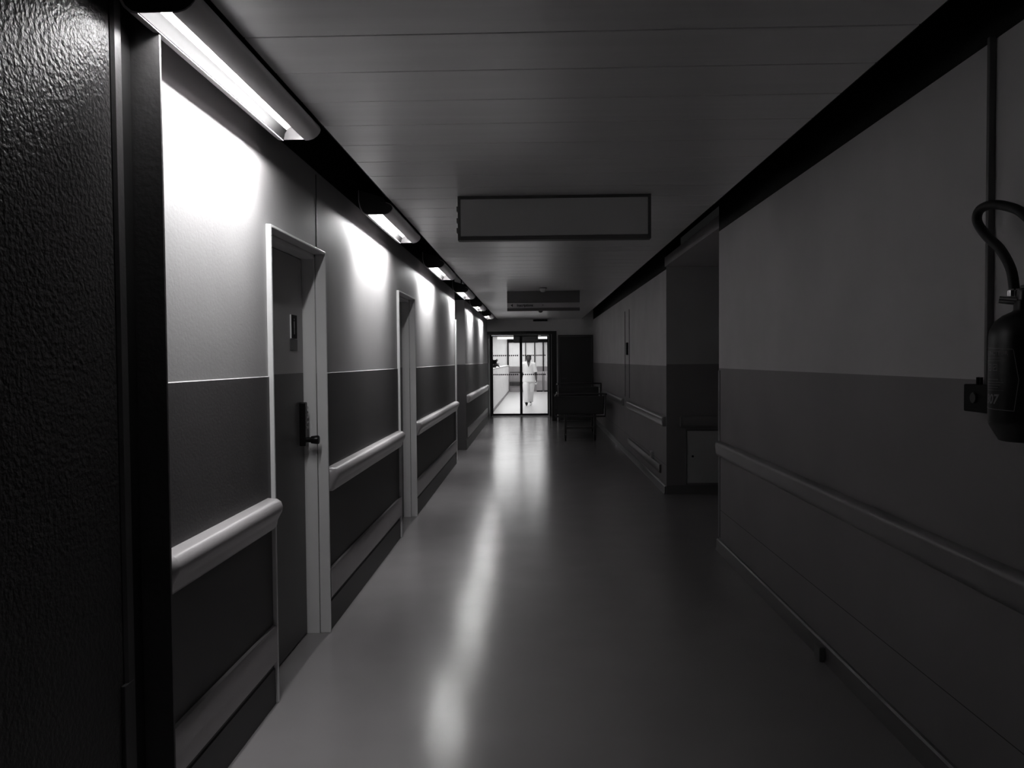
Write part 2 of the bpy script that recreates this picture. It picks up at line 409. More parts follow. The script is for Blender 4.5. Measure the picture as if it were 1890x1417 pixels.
# sliding glass doors
YG = 21.0
t = thing('door_5', (-0.36, YG, 0), 'pair of sliding glass doors with dotted safety bands at corridor end', 'door', kind='structure')
MB().box(-1.185, -1.14, YG - 0.03, YG + 0.06, 0, 2.18, 0.003).box(0.385, 0.46, YG - 0.03, YG + 0.06, 0, 2.18, 0.003).build('door_frame', M['frame_dark'], t)
MB().box(-1.14, 0.385, YG - 0.06, YG + 0.08, 2.155, 2.18, 0.003).build('head_rail', M['frame_dark'], t)
MB().box(0.388, 0.400, YG - 0.04, YG - 0.031, 0, 2.15).build('frame_edge', M['frame_lit'], t)
for a, b in ((-1.138, -0.3525), (-0.3520, 0.383)):
    s = MB().box(a, a + 0.033, YG, YG + 0.035, 0.004, 2.15, 0.002).box(b - 0.033, b, YG, YG + 0.035, 0.004, 2.15, 0.002)
    s.box(a + 0.033, b - 0.033, YG, YG + 0.035, 0.004, 0.062, 0.002).box(a + 0.033, b - 0.033, YG, YG + 0.035, 2.12, 2.15, 0.002)
    lf = s.build('sliding_leaf', M['frame_dark'], t)
    MB().box(a + 0.033, b - 0.033, YG + 0.014, YG + 0.020, 0.062, 2.12).build('glass_pane', M['glass'], lf)
    for z in (1.617, 1.108):
        mb = MB(); x = a + 0.06
        while x < b - 0.05:
            mb.lathe([(0.019, -0.002), (0.019, 0.002)], (x, YG + 0.0115, z), 14, 'y'); x += 0.0525
        mb.build('dot_band', M['black'], lf)

# ------------------------------------------------------------------ handrails and bumper boards
LP = [(0.004, 0.775), (0.028, 0.775), (0.040, 0.790), (0.044, 0.812), (0.052, 0.828), (0.064, 0.850), (0.068, 0.872), (0.060, 0.893), (0.042, 0.905), (0.004, 0.908)]
def lrail(y0, y1, label, start_cap=True, end_cap=True):
    t = thing('handrail', (XL, y0, 0.84), label, 'handrail', 'handrails along the left wall')
    prof = [(XL + u, z) for u, z in LP]
    MB().prism(prof, 'y', y0 + 0.035, y1 - 0.035).build('rail', M['rail'], t, sharp=60)
    cz = 0.84
    def cap(ya, yb):
        r = []
        for k in range(6):
            s = math.cos(k / 5 * PI / 2 * 0.92)
            yy = ya + (yb - ya) * math.sin(k / 5 * PI / 2)
            r.append([(XL + 0.004 + (u - 0.004) * (0.25 + 0.75 * s), yy, cz + (z - cz) * (0.55 + 0.45 * s)) for u, z in LP])
        MB().loft(r).build('end_cap', M['rail'], t, sharp=60)
    cap(y0 + 0.035, y0); cap(y1 - 0.035, y1)
    return t
lrail(2.31, 3.355, 'nearest left handrail, between the dark jamb and the first door')
lrail(4.268, 6.565, 'left handrail between first and second door')
lrail(7.478, 11.325, 'left handrail between second door and the side opening')
lrail(13.25, 18.9, 'farthest left handrail, scuffed and bright, beyond the side opening')

def lbump(y0, y1, label):
    MB().prism([(XL + 0.0052, 0.185), (XL + 0.018, 0.185), (XL + 0.024, 0.195), (XL + 0.024, 0.336), (XL + 0.019, 0.345), (XL + 0.0052, 0.347)], 'y', y0, y1).build(
        'bumper_board', M['bump'], None, label=label, category='bumper board', group='bumper boards along the left wall')
lbump(2.31, 3.355, 'low bumper board nearest the camera, left wall before the first door')
lbump(4.28, 6.565, 'low bumper board on the left wall between first and second door')
lbump(7.478, 11.325, 'low bumper board on left wall between second door and side opening')
lbump(13.35, 18.9, 'farthest low bumper board, left wall beyond the side opening')

RP = [(0.0, 0.742), (0.026, 0.742), (0.036, 0.750), (0.041, 0.770), (0.044, 0.800), (0.046, 0.825), (0.043, 0.841), (0.034, 0.851), (0.020, 0.855), (0.0, 0.855)]
def rrail(x, y0, y1, label):
    t = thing('handrail', (x, y0, 0.8), label, 'handrail', 'handrails along the right walls')
    MB().prism([(x - u, z) for u, z in RP], 'y', y0 + 0.02, y1 - 0.02).build('rail', M['rail_r'], t, sharp=60)
    for a, b in ((y0 + 0.02, y0), (y1 - 0.02, y1)):
        MB().loft([[(x - u, a, z) for u, z in RP], [(x - u * 0.8, (a + b) / 2 + (b - a) * 0.3, 0.80 + (z - 0.80) * 0.9) for u, z in RP], [(x - u * 0.5, b, 0.80 + (z - 0.80) * 0.7) for u, z in RP]]).build('end_cap', M['rail_r'], t)
rrail(XR, YB + 0.02, RC - 0.05, 'long dim handrail on the near right wall under the fire extinguisher')
rrail(1.45, AC + 0.03, 12.1, 'short bright handrail on the far right wall beyond the side passage')
rrail(1.45, 12.75, 18.9, 'dim handrail on far right wall beside the bed')
t = thing('handrail', (2.4, AC, 0.8), 'handrail across the shadowed wall inside the right side passage', 'handrail', 'handrails along the right walls')
MB().prism([(AC - 0.004 - u, z + 0.004) for u, z in RP], 'x', 1.62, 3.95).build('rail', M['rail_r'], t, sharp=60)
MB().box(1.595, 1.618, AC - 0.055, AC - 0.004, 0.748, 0.856, 0.006).build('end_cap', M['rail_r'], t)
MB().prism([(1.4505, 0.185), (1.432, 0.185), (1.427, 0.195), (1.427, 0.27), (1.432, 0.28), (1.4505, 0.282)], 'y', AC + 0.35, 12.1).build('bumper_board', M['skirt_r'], None, label='low bumper board on the far right wall beyond the side passage', category='bumper board')

# ------------------------------------------------------------------ ceiling lights in the left gap
K, BEAM_W = 1.05, 3.0
def make_light():
    """built round local y 0..1.15 at the first lamp's place"""
    y0, y1 = 1.98 * K, 3.13 * K
    t = thing('ceiling_light', (-0.982, y0, 2.414), '', 'ceiling light', 'fluorescent ceiling lights along the left gap')
    # outer shell, one open trough profile (x, z)
    out = [(-1.1046, 2.5715), (-1.1046, 2.5033), (-1.0962, 2.4613), (-1.0815, 2.4329), (-1.0626, 2.4182), (-1.0416, 2.4140)]
    lipin = [(-1.0416, 2.4182), (-1.0605, 2.4234), (-1.0773, 2.4371), (-1.0909, 2.4644), (-1.0994, 2.5043), (-1.0994, 2.5715)]
    MB().prism(out + lipin, 'y', y0, y1).build('left_lip', M['lip'], t, sharp=60)
    body = [(-0.9492, 2.4140), (-0.9345, 2.4150), (-0.9156, 2.4203), (-0.8999, 2.4308), (-0.8883, 2.4444), (-0.8841, 2.4571), (-0.8883, 2.4707), (-0.9009, 2.4833), (-0.9293, 2.4938),
            (-0.9293, 2.4896), (-0.9030, 2.4796), (-0.8925, 2.4686), (-0.8883, 2.4571), (-0.8920, 2.4465), (-0.9020, 2.4350), (-0.9167, 2.4250), (-0.9345, 2.4198), (-0.9492, 2.4187)]
    MB().prism(body, 'y', y0, y1).build('housing', M['housing'], t, sharp=60)
    ref = [(-1.0258, 2.4571), (-1.0185, 2.4644), (-0.9954, 2.4770), (-0.9660, 2.4812), (-0.9293, 2.4812), (-0.9293, 2.4854), (-0.9660, 2.4865), (-0.9964, 2.4823), (-1.0216, 2.4686), (-1.0290, 2.4591)]
    MB().prism(ref, 'y', y0 + 0.004, y1 - 0.004).build('reflector', M['reflector'], t, sharp=60)
    side = [(-1.0395, 2.4172), (-1.0343, 2.4434), (-1.0258, 2.4565), (-1.0290, 2.4586), (-1.0374, 2.4455), (-1.0421, 2.4172)]
    MB().prism(side, 'y', y0 + 0.004, y1 - 0.004).build('side_reflector', M['side_ref'], t, sharp=60)
    MB().box(-1.092, -0.932, y0 + 0.01, y1 - 0.01, 2.497, 2.527).build('top_plate', M['black'], t)
    cap = [(-1.0983, 2.5715), (-1.0983, 2.5033), (-1.0899, 2.4644), (-1.0762, 2.4381), (-1.0605, 2.4245), (-1.0395, 2.4177), (-0.9492, 2.4177), (-0.9345, 2.4189), (-0.9167, 2.4240), (-0.9020, 2.4339), (-0.8914, 2.4455), (-0.8878, 2.4571), (-0.8914, 2.4691), (-0.9030, 2.4802), (-0.9293, 2.4901), (-0.9450, 2.5243)]
    for a, b in ((y0, y0 + 0.004), (y1 - 0.004, y1)):
        MB().prism(cap, 'y', a, b).build('end_cap', M['cap'], t)
    tb = MB().tube([(-0.969, y0 + 0.035, 2.4565), (-0.969, y1 - 0.035, 2.4565)], 0.0125, 12).build('tube', M['tube'], t)
    for ya, yb in ((y0 + 0.005, y0 + 0.034), (y1 - 0.034, y1 - 0.005)):
        MB().tube([(-0.969, ya, 2.4565), (-0.969, yb, 2.4565)], 0.0125, 12).build('lamp_holder', M['plastic_w'], t)
    for ya in (y0 + 0.2, y1 - 0.2):
        MB().tube([(-1.0, ya, 2.527), (-1.0, ya, 2.799)], 0.008, 8).build('hanger_rod', M['black'], t)
    # added narrow lamp above the slot, strengthening the column of light below
    ld = bpy.data.lights.new('added_beam', 'AREA'); ld.shape = 'RECTANGLE'; ld.size = 0.02; ld.size_y = y1 - y0 - 0.10
    ld.energy = BEAM_W; ld.spread = math.radians(64)
    lo = bpy.data.objects.new('added_beam', ld); COL.objects.link(lo)
    lo.location = (-1.000, (y0 + y1) / 2, 2.470); lo.rotation_euler = (0, math.radians(14), 0)
    setp(lo, t, {})
    return t
L1 = make_light()
names = ['nearest and largest of the lit ceiling lights in the left gap', 'second ceiling light from the camera, between first and second door',
         'third ceiling light from the camera, just past the second door', 'fourth ceiling light from the camera, just before the side opening',
         'fifth ceiling light from the camera, past the side opening', 'farthest and smallest lit ceiling light, near the end wall']
L1['label'] = names[0]
for i, yf in enumerate((5.88, 8.60, 11.32, 14.04, 16.78)):
    dup(L1, (0, (yf - 3.13) * K, 0), names[i + 1])

# ------------------------------------------------------------------ hanging signs, detectors
t = thing('hanging_sign', (0.13, 4.8, 2.22), 'large blank sign box under the ceiling, nearest the camera', 'sign', 'sign boxes under the corridor ceiling')
MB().box(-0.442, 0.694, 4.795, 4.86, 2.247, 2.470, 0.002).build('panel', M['sign'], t)
MB().box(-0.460, -0.443, 4.80, 4.87, 2.222, 2.4895, 0.002).box(0.695, 0.713, 4.80, 4.87, 2.222, 2.4895, 0.002).box(-0.443, 0.695, 4.80, 4.87, 2.222, 2.246, 0.002).box(-0.443, 0.695, 4.805, 4.87, 2.471, 2.4895, 0.002).build('frame', M['sign_frame'], t)
for z in (2.27, 2.33, 2.40): MB().box(-0.468, -0.4605, 4.81, 4.85, z, z + 0.03, 0.002).build('clip', M['sign_frame'], t)

t = thing('hanging_sign', (0.14, 11.4, 2.2), 'far sign box with one pale strip of black lettering', 'sign', 'sign boxes under the corridor ceiling')
MB().box(-0.386, 0.664, 11.405, 11.46, 2.322, 2.4895, 0.002).build('panel', M['sign_frame'], t)
ls = MB().box(-0.386, 0.664, 11.40, 11.46, 2.250, 2.318, 0.002).build('letter_strip', M['sign_lt'], t)
MB().box(-0.386, 0.664, 11.405, 11.46, 2.203, 2.246, 0.002).build('lower_panel', M['sign_frame'], t)
FR = Matrix(((1,0,0,0),(0,0,-1,0),(0,1,0,0),(0,0,0,1)))       # flat text stood up, facing -Y
text('Inscriptions', 'lettering', M['ink'], 0.050, Matrix.Translation((-0.245, 11.3985, 2.268)) @ FR, ls, bold=0.0016)
MB().prism([(-0.335, 2.284), (-0.305, 2.262), (-0.305, 2.306)], 'y', 11.398, 11.3995).build('arrow', M['ink'], ls)
MB().box(0.125, 0.137, 11.398, 11.3995, 2.278, 2.290).build('dot', M['ink'], ls)

def detector(x, y, label, m1, m2):
    t = thing('smoke_detector', (x, y, H), label, 'smoke detector', 'smoke detectors on the corridor ceiling')
    MB().lathe([(0.05, -0.012), (0.055, -0.006), (0.055, -0.0005)], (x, y, H), 24).build('base', m2, t)
    MB().lathe([(0.012, -0.062), (0.03, -0.056), (0.042, -0.040), (0.045, -0.014), (0.045, -0.0125)], (x, y, H), 24).build('head', m1, t)
detector(0.128, 10.9, 'pale smoke detector on the ceiling in front of the lettered sign', M['plastic_w'], M['sign_frame'])
detector(0.133, 15.6, 'dark smoke detector on the ceiling beyond the lettered sign', M['sign_frame'], M['sign_frame'])
MB().box(-0.02, 0.33, YE - 0.07, YE + 0.0005, 2.44, 2.478, 0.004).build('door_sensor', M['black'], None, label='flat black sensor bar high on the end wall above the portal', category='sensor')

# ------------------------------------------------------------------ right wall items
S(MB().box(XR - 0.022, XR - 0.0005, 2.497, 2.512, 1.40, 2.478, 0.002).box(XR - 0.010, XR - 0.0005, 2.512, 2.527, 1.40, 2.478, 0.002), 'trim_conduit', M['conduit'], 'dark vertical conduit on the right wall above the extinguisher', 'trim')
S(MB().box(1.441, 1.449, 11.99, 12.0, 0.9, 2.25).box(1.441, 1.449, 12.55, 12.56, 0.9, 2.25), 'trim_cover_strip', M['skirt_r'], 'pair of thin vertical cover strips on the far right wall', 'trim')
MB().box(1.425, 1.4495, 12.17, 12.27, 1.56, 1.75, 0.003).build('wall_intercom', M['black'], None, label='slim dark intercom box on far right wall above the handrail', category='intercom')
t = thing('wall_socket', (1.43, 9.66, 0.28), 'small pale socket low on the far right wall near the passage corner', 'socket')
MB().box(1.418, 1.449, 9.60, 9.72, 0.285, 0.365, 0.004).build('plate', M['sign'], t)
MB().lathe([(0.018, 0), (0.018, 0.003)], (1.4145, 9.66, 0.325), 16, 'x').build('outlet', M['skirt_r'], t)
t = thing('access_panel', (1.95, AC, 0.4), 'pale grey access panel low on the side passage wall', 'panel')
MB().box(1.676, 2.35, AC - 0.016, AC - 0.0045, 0.125, 0.70, 0.003).build('panel', M['sign'], t)
MB().box(1.660, 1.674, AC - 0.02, AC - 0.0045, 0.11, 0.715).box(2.352, 2.366, AC - 0.02, AC - 0.0045, 0.11, 0.715).box(1.674, 2.352, AC - 0.02, AC - 0.0045, 0.702, 0.715).build('frame', M['skirt_r'], t)
MB().lathe([(0.012, -0.006), (0.012, 0.0)], (1.735, AC - 0.016, 0.42), 14, 'y').build('latch', M['black'], t)
MB().box(1.385, 1.4145, 3.84, 3.92, 0.001, 0.075, 0.006).build('door_stop', M['skirt_r'], None, label='small block at the foot of the right skirting, near the camera', category='door stop')

# dark box behind the extinguisher
t = thing('call_box', (1.42, 2.56, 1.36), 'small dark square box on the right wall, partly behind the extinguisher', 'box')
MB().box(XR - 0.045, XR + 0.0005, 2.45, 2.585, 1.315, 1.402, 0.004).build('case', M['black'], t)
MB().lathe([(0.016, -0.052), (0.018, -0.048), (0.018, -0.044)], (XR - 0.0, 2.52, 1.36), 16, 'x').build('button', M['bed'], t)
MB().tube([(XR - 0.03, 2.51, 1.401), (XR - 0.03, 2.51, 1.425)], 0.005, 8).tube([(XR - 0.03, 2.53, 1.401), (XR - 0.03, 2.53, 1.425)], 0.005, 8).build('cable_gland', M['black'], t)

# fire extinguisher
ex, ey = 1.328, 2.163
t = thing('fire_extinguisher', (ex, ey, 1.25), 'black fire extinguisher with curled hose hung on the right wall', 'fire extinguisher')
cy_ = MB().lathe([(0.052, 1.259), (0.062, 1.262), (0.072, 1.280), (0.086, 1.305), (0.088, 1.316), (0.088, 1.545), (0.085, 1.563), (0.074, 1.585), (0.055, 1.601), (0.034, 1.611), (0.030, 1.615)], (ex, ey, 0), 48).build('cylinder', M['ext'], t)
MB().lathe([(0.026, 1.611), (0.030, 1.615), (0.030, 1.640), (0.024, 1.642), (0.022, 1.668), (0.016, 1.672)], (ex, ey, 0), 24).build('valve', M['lock'], t)
MB().tube([(ex - 0.02, ey + 0.01, 1.640), (ex - 0.055, ey + 0.03, 1.646)], [0.012, 0.010], 12).build('pressure_gauge', M['chrome'], t)
hd = MB().box(ex - 0.012, ex + 0.012, ey - 0.11, ey + 0.01, 1.672, 1.682, 0.003)
hd.loft([[(ex - 0.012, ey - 0.01, 1.682), (ex + 0.012, ey - 0.01, 1.682), (ex + 0.012, ey - 0.01, 1.690), (ex - 0.012, ey - 0.01, 1.690)],
         [(ex - 0.012, ey - 0.13, 1.72), (ex + 0.012, ey - 0.13, 1.72), (ex + 0.012, ey - 0.13, 1.728), (ex - 0.012, ey - 0.13, 1.728)]])
hd.build('handle', M['lock'], t)
def spline(ps, n=10):
    ps = [Vector(p) for p in ps]; P = [ps[0] * 2 - ps[1]] + ps + [ps[-1] * 2 - ps[-2]]; o = []
    for i in range(1, len(P) - 2):
        for k in range(n):
            u = k / n; a, b, c, d = P[i-1], P[i], P[i+1], P[i+2]
            o.append(0.5 * ((2*b) + (c - a)*u + (2*a - 5*b + 4*c - d)*u*u + (3*b - a - 3*c + d)*u**3))
    o.append(ps[-1]); return o
hp = [(ex, 2.215, 1.645), (ex, 2.218, 1.68), (ex, 2.235, 1.735), (ex, 2.285, 1.795), (ex, 2.355, 1.845), (ex, 2.402, 1.893), (ex, 2.392, 1.925), (ex, 2.335, 1.930), (ex, 2.26, 1.912), (ex, 2.18, 1.876), (ex, 2.10, 1.80), (ex, 2.05, 1.68), (ex, 2.045, 1.50)]
hs = MB().tube(spline(hp), 0.0135, 14).build('hose', M['hose'], t)
MB().lathe([(0.017, 1.640), (0.018, 1.645), (0.018, 1.672), (0.015, 1.676)], (ex, 2.2165, 0), 16).build('hose_collar', M['chrome'], hs)
MB().lathe([(0.020, 1.40), (0.017, 1.44), (0.015, 1.50)], (ex, 2.045, 0), 16).build('nozzle', M['hose'], hs)
MB().box(ex + 0.082, XR + 0.0005, ey - 0.03, ey + 0.03, 1.40, 1.50, 0.003).build('wall_bracket', M['lock'], t)
# printed label wrapped round the cylinder: border lines, words, icons
def on_cyl(a, z, r): return (ex - r * math.sin(a), ey - r * math.cos(a), z)
def wrap(me, r, a0):
    for v in me.vertices:
        s, z, d = v.co.x, v.co.z, v.co.y
        v.co = Vector(on_cyl(a0 - s / 0.088, z, r - d))
def cyl_text(body, size, a0, z, parent, bold=0.0, shear=0.0):
    cu = bpy.data.curves.new('print', 'FONT'); cu.body = body; cu.size = size; cu.offset = bold; cu.shear = shear; cu.resolution_u = 3
    tmp = bpy.data.objects.new('print_tmp', cu); COL.objects.link(tmp)
    me = bpy.data.meshes.new_from_object(tmp.evaluated_get(bpy.context.evaluated_depsgraph_get()))
    bpy.data.objects.remove(tmp); bpy.data.curves.remove(cu)
    me.transform(Matrix.Translation((0, 0, z)) @ FR)
    for v in me.vertices: v.co.y = 0
    wrap(me, 0.0887, a0); me.materials.clear(); me.materials.append(M['print'])
    o = bpy.data.objects.new('print', me); COL.objects.link(o); setp(o, parent, {})
lab = MB()
def strip(pts, w=0.0016):
    for (s0, z0), (s1, z1) in zip(pts, pts[1:]):
        n = max(1, int(abs(s1 - s0) / 0.006))
        for k in range(n):
            a, b = k / n, (k + 1) / n
            q = []
            for u in (a, b): q.append((s0 + (s1 - s0) * u, z0 + (z1 - z0) * u))
            dz = w if abs(s1 - s0) > abs(z1 - z0) else 0; ds = 0 if dz else w
            c = [(q[0][0], q[0][1]), (q[1][0], q[1][1]), (q[1][0] + ds, q[1][1] + dz), (q[0][0] + ds, q[0][1] + dz)]
            lab.quad(*[on_cyl(A0 - s / 0.088, z, 0.0885) for s, z in c])
A0 = math.radians(125)          # where the label begins, on the side turned to the wall
strip([(0.0, 1.515), (0.115, 1.508)]); strip([(0.0, 1.350), (0.118, 1.345)])
strip([(0.115, 1.508), (0.128, 1.428), (0.118, 1.345)])
for k, z in enumerate((1.486, 1.478, 1.428, 1.420, 1.413, 1.406, 1.399)):
    strip([(0.020 + 0.004 * (k % 2), z), (0.092 - 0.008 * (k % 3), z)], 0.0009)
for s in (0.032, 0.056):
    strip([(s, 1.452), (s + 0.016, 1.452)]); strip([(s, 1.468), (s + 0.016, 1.468)]); strip([(s, 1.452), (s, 1.468)]); strip([(s + 0.015, 1.452), (s + 0.015, 1.468)])
    strip([(s + 0.003, 1.458), (s + 0.012, 1.462)], 0.002)
lb = lab.build('label', M['print'], cy_)
cyl_text('EXTINCTEUR', 0.0155, A0 - 0.12, 1.494, cy_, 0.0002)
cyl_text('807', 0.036, A0 - 0.24, 1.363, cy_, 0.0010, 0.18)

# ------------------------------------------------------------------ hospital bed, end on
bx, by = 0.83, 14.3
t = thing('hospital_bed', (bx, by, 0), 'dark wheeled hospital bed parked along the right side near the end', 'bed')
skew = lambda y: (y - by) * 0.045
def X(u, y): return bx + u + skew(y)
fb = MB().box(X(-0.43, by), X(0.43, by), by, by + 0.03, 0.50, 0.83, 0.012).build('footboard', M['bed'], t)
rim = [(X(-0.455, by), by + 0.015, 0.47), (X(-0.458, by), by + 0.015, 0.82), (X(-0.45, by), by + 0.015, 0.852), (X(-0.42, by), by + 0.015, 0.868), (X(0.42, by), by + 0.015, 0.868), (X(0.45, by), by + 0.015, 0.852), (X(0.458, by), by + 0.015, 0.82), (X(0.455, by), by + 0.015, 0.47)]
MB().tube(spline(rim, 4), 0.013, 10).tube([(X(-0.46, by), by + 0.015, 0.46), (X(0.46, by), by + 0.015, 0.46)], 0.016, 10).build('rim_tube', M['bed_f'], fb)
MB().tube(spline([(X(-0.459, by), by + 0.014, 0.822), (X(-0.45, by), by + 0.014, 0.852), (X(-0.42, by), by + 0.014, 0.868), (X(-0.39, by), by + 0.014, 0.869)], 5), 0.0148, 12).build('chrome_corner', M['chrome'], fb)
yh = by + 2.0
hb = MB().box(X(-0.41, yh), X(0.41, yh), yh, yh + 0.03, 0.62, 0.93, 0.012).build('headboard', M['bed'], t)
rim = [(X(-0.45, yh), yh + 0.015, 0.5), (X(-0.455, yh), yh + 0.015, 0.93), (X(-0.445, yh), yh + 0.015, 0.975), (X(-0.40, yh), yh + 0.015, 1.0), (X(0.40, yh), yh + 0.015, 1.0), (X(0.445, yh), yh + 0.015, 0.975), (X(0.455, yh), yh + 0.015, 0.93), (X(0.45, yh), yh + 0.015, 0.5)]
MB().tube(spline(rim, 4), 0.017, 10).build('rim_tube', M['bed_f'], hb)
MB().ball((X(-0.447, yh), yh + 0.0, 0.985), 0.020, n=12, m=8).build('chrome_corner', M['chrome'], hb)
MB().loft([[(X(-0.42, by), by + 0.04, 0.60), (X(0.42, by), by + 0.04, 0.60), (X(0.42, by), by + 0.04, 0.74), (X(-0.42, by), by + 0.04, 0.74)],
           [(X(-0.42, yh), yh - 0.01, 0.60), (X(0.42, yh), yh - 0.01, 0.60), (X(0.42, yh), yh - 0.01, 0.74), (X(-0.42, yh), yh - 0.01, 0.74)]]).build('mattress', M['mattress'], t)
mb = MB()
for u in (-0.40, 0.37):
    mb.loft([[(X(u, by), by + 0.04, 0.50), (X(u + 0.03, by), by + 0.04, 0.50), (X(u + 0.03, by), by + 0.04, 0.59), (X(u, by), by + 0.04, 0.59)],
             [(X(u, yh), yh - 0.01, 0.50), (X(u + 0.03, yh), yh - 0.01, 0.50), (X(u + 0.03, yh), yh - 0.01, 0.59), (X(u, yh), yh - 0.01, 0.59)]])
for yy in (by + 0.25, yh - 0.25): mb.box(X(-0.37, yy), X(0.37, yy), yy, yy + 0.04, 0.51, 0.58)
mb.build('bed_frame', M['bed_f'], t)
for yy in (by + 0.10, yh - 0.15):
    for u in (-0.27, 0.27):
        lg = MB().box(X(u - 0.022, yy), X(u + 0.022, yy), yy, yy + 0.045, 0.14, 0.51, 0.004).build('leg', M['bed_f'], t)
        fk = MB().box(X(u - 0.026, yy), X(u - 0.018, yy), yy - 0.01, yy + 0.04, 0.05, 0.145).box(X(u + 0.018, yy), X(u + 0.026, yy), yy - 0.01, yy + 0.04, 0.05, 0.145).box(X(u - 0.026, yy), X(u + 0.026, yy), yy - 0.005, yy + 0.04, 0.135, 0.15).build('caster_fork', M['bed_f'], lg)
        MB().lathe([(0.045, -0.014), (0.0615, -0.013), (0.0625, 0), (0.0615, 0.013), (0.045, 0.014)], (X(u, yy), yy + 0.015, 0.0635), 20, 'x').build('wheel', M['hose'], lg)
mb = MB()
for yy in (by + 0.12,): mb.box(X(-0.25, yy), X(0.25, yy), yy, yy + 0.03, 0.22, 0.26)
mb.build('cross_bar', M['bed_f'], t)
for s in (-1, 1):
    mb = MB()
    mb.tube([(X(s * 0.445, by + 0.45), by + 0.45, 0.58), (X(s * 0.45, by + 0.45), by + 0.45, 0.80), (X(s * 0.45, by + 0.55), by + 0.55, 0.84), (X(s * 0.45, by + 1.5), by + 1.5, 0.84), (X(s * 0.45, by + 1.6), by + 1.6, 0.80), (X(s * 0.445, by + 1.6), by + 1.6, 0.58)], 0.011, 8)
    for yy in (by + 0.6, by + 1.45): mb.box(X(s * 0.42, yy) - 0.03, X(s * 0.42, yy) + 0.03, yy, yy + 0.03, 0.56, 0.585)
    mb.build('side_rail', M['bed_f'], t)

# ------------------------------------------------------------------ the bright lobby beyond the glass
YF = 37.5; XA, XB = -4.0, 3.0; HL = 2.62
S(MB().box(XA, XB, 21.05, YF + 0.2, -0.12, 0.0), 'floor_lobby', M['lobby_floor'], 'pale glossy floor of the bright lobby beyond the glass doors', 'floor')
S(MB().box(XA, XB, 21.1, YF + 0.2, HL, HL + 0.1), 'ceiling_lobby', M['white'], 'white ceiling of the bright lobby', 'ceiling')
S(MB().box(XA - 0.1, XA, 21.1, YF, 0, HL), 'wall_lobby_left', M['white'], 'white left wall of the bright lobby')
S(MB().box(XB, XB + 0.1, 21.1, YF, 0, HL), 'wall_lobby_right', M['white'], 'white right wall of the bright lobby')
S(MB().box(XA, -1.26, 20.98, 21.1, 0, HL).box(0.56, XB, 20.98, 21.1, 0, HL), 'wall_lobby_front', M['white'], 'lobby side of the wall around the sliding doors')
S(MB().box(XA, XB, YF, YF + 0.12, 0, HL), 'wall_lobby_back', M['white'], 'white back wall of the bright lobby')
S(MB().box(-1.36, -1.20, 21.3, 36.9, 0, 1.245, 0.01).box(-1.38, -1.18, 21.3, 36.92, 1.245, 1.262, 0.004), 'wall_lobby_low', M['white'], 'white waist-high partition along the left of the lobby')
S(MB().box(-1.199, -1.185, 21.3, 36.9, 0.0, 0.09), 'baseboard_lobby', M['lobby_grey'], 'grey skirting at the foot of the low lobby partition', 'baseboard')

# glazed facade on the back wall
t = thing('window_1', (-0.2, YF, 1.3), 'glazed back wall of the lobby with dark posts and dark header', 'window', kind='structure')
MB().box(-1.285, 0.95, YF - 0.10, YF - 0.001, 2.335, 2.49, 0.004).build('header', M['black'], t)
for x0, x1, z0 in ((-1.285, -1.215, 1.15), (-0.425, -0.395, 1.2), (0.005, 0.045, 1.2), (0.405, 0.455, 0.95)):
    MB().box(x0, x1, YF - 0.08, YF - 0.001, z0, 2.335).build('post', M['black'], t)
MB().box(-1.215, 0.95, YF - 0.02, YF - 0.001, 1.20, 2.335).build('pane', M['white'], t)
MB().box(-1.285, 0.95, YF - 0.05, YF - 0.001, 0, 1.18, 0.003).build('lower_panel', M['lobby_grey'], t)
MB().box(-1.75, -0.97, YF - 0.03, YF - 0.001, 2.50, 2.61).box(0.20, 0.95, YF - 0.03, YF - 0.001, 2.50, 2.61).build('transom_pane', M['daylight'], t)
t = thing('hanging_sign', (-0.33, 31.0, 2.3), 'dark box hanging in the lobby, seen over the walking person', 'sign')
MB().box(-0.81, 0.155, 31.0, 31.12, 2.18, 2.52, 0.006).build('panel', M['black'], t)
for x in (-0.6, -0.05): MB().tube([(x, 31.06, 2.52), (x, 31.06, HL - 0.0245)], 0.01, 8).build('hanger_rod', M['frame_mid'], t)
S(MB().box(0.395, 0.455, YF - 0.16, YF - 0.081, 0, 0.96, 0.003), 'trim_lobby_post', M['white'], 'white post between the two grey units in the lobby', 'trim')

# waiting bench and two grey units against the back wall
t = thing('waiting_bench', (-0.85, 37.1, 0), 'grey bench with dark padded seat at back of the lobby', 'bench')
MB().box(-1.16, -0.44, 36.85, 37.30, 0.30, 0.47, 0.02).build('seat', M['bed'], t)
MB().box(-1.16, -0.44, 37.31, 37.38, 0.47, 0.90, 0.01).build('backrest', M['lobby_grey'], t)
MB().box(-1.17, -0.43, 37.29, 37.40, 0.90, 0.945, 0.01).build('top_rail', M['frame_mid'], t)
MB().box(-1.15, -0.45, 36.92, 37.28, 0.0, 0.299).build('base', M['lobby_grey'], t)
for x0, x1, lb_ in ((0.10, 0.385, 'grey low unit at the lobby back, left of the white post'), (0.465, 0.80, 'grey low unit at the lobby back, right of the white post')):
    t = thing('storage_unit', (x0, 37.2, 0), lb_, 'cabinet', 'grey low units at the lobby back wall')
    MB().box(x0, x1, 37.10, 37.44, 0.055, 0.50, 0.006).build('cabinet_door', M['lobby_grey'], t)
    MB().box(x0 + 0.005, x1 - 0.005, 37.14, 37.44, 0.503, 0.96, 0.006).build('upper_panel', M['sign_lt'], t)
    MB().box(x0 + 0.01, x1 - 0.01, 37.12, 37.44, 0.0, 0.053).build('plinth', M['black'], t)

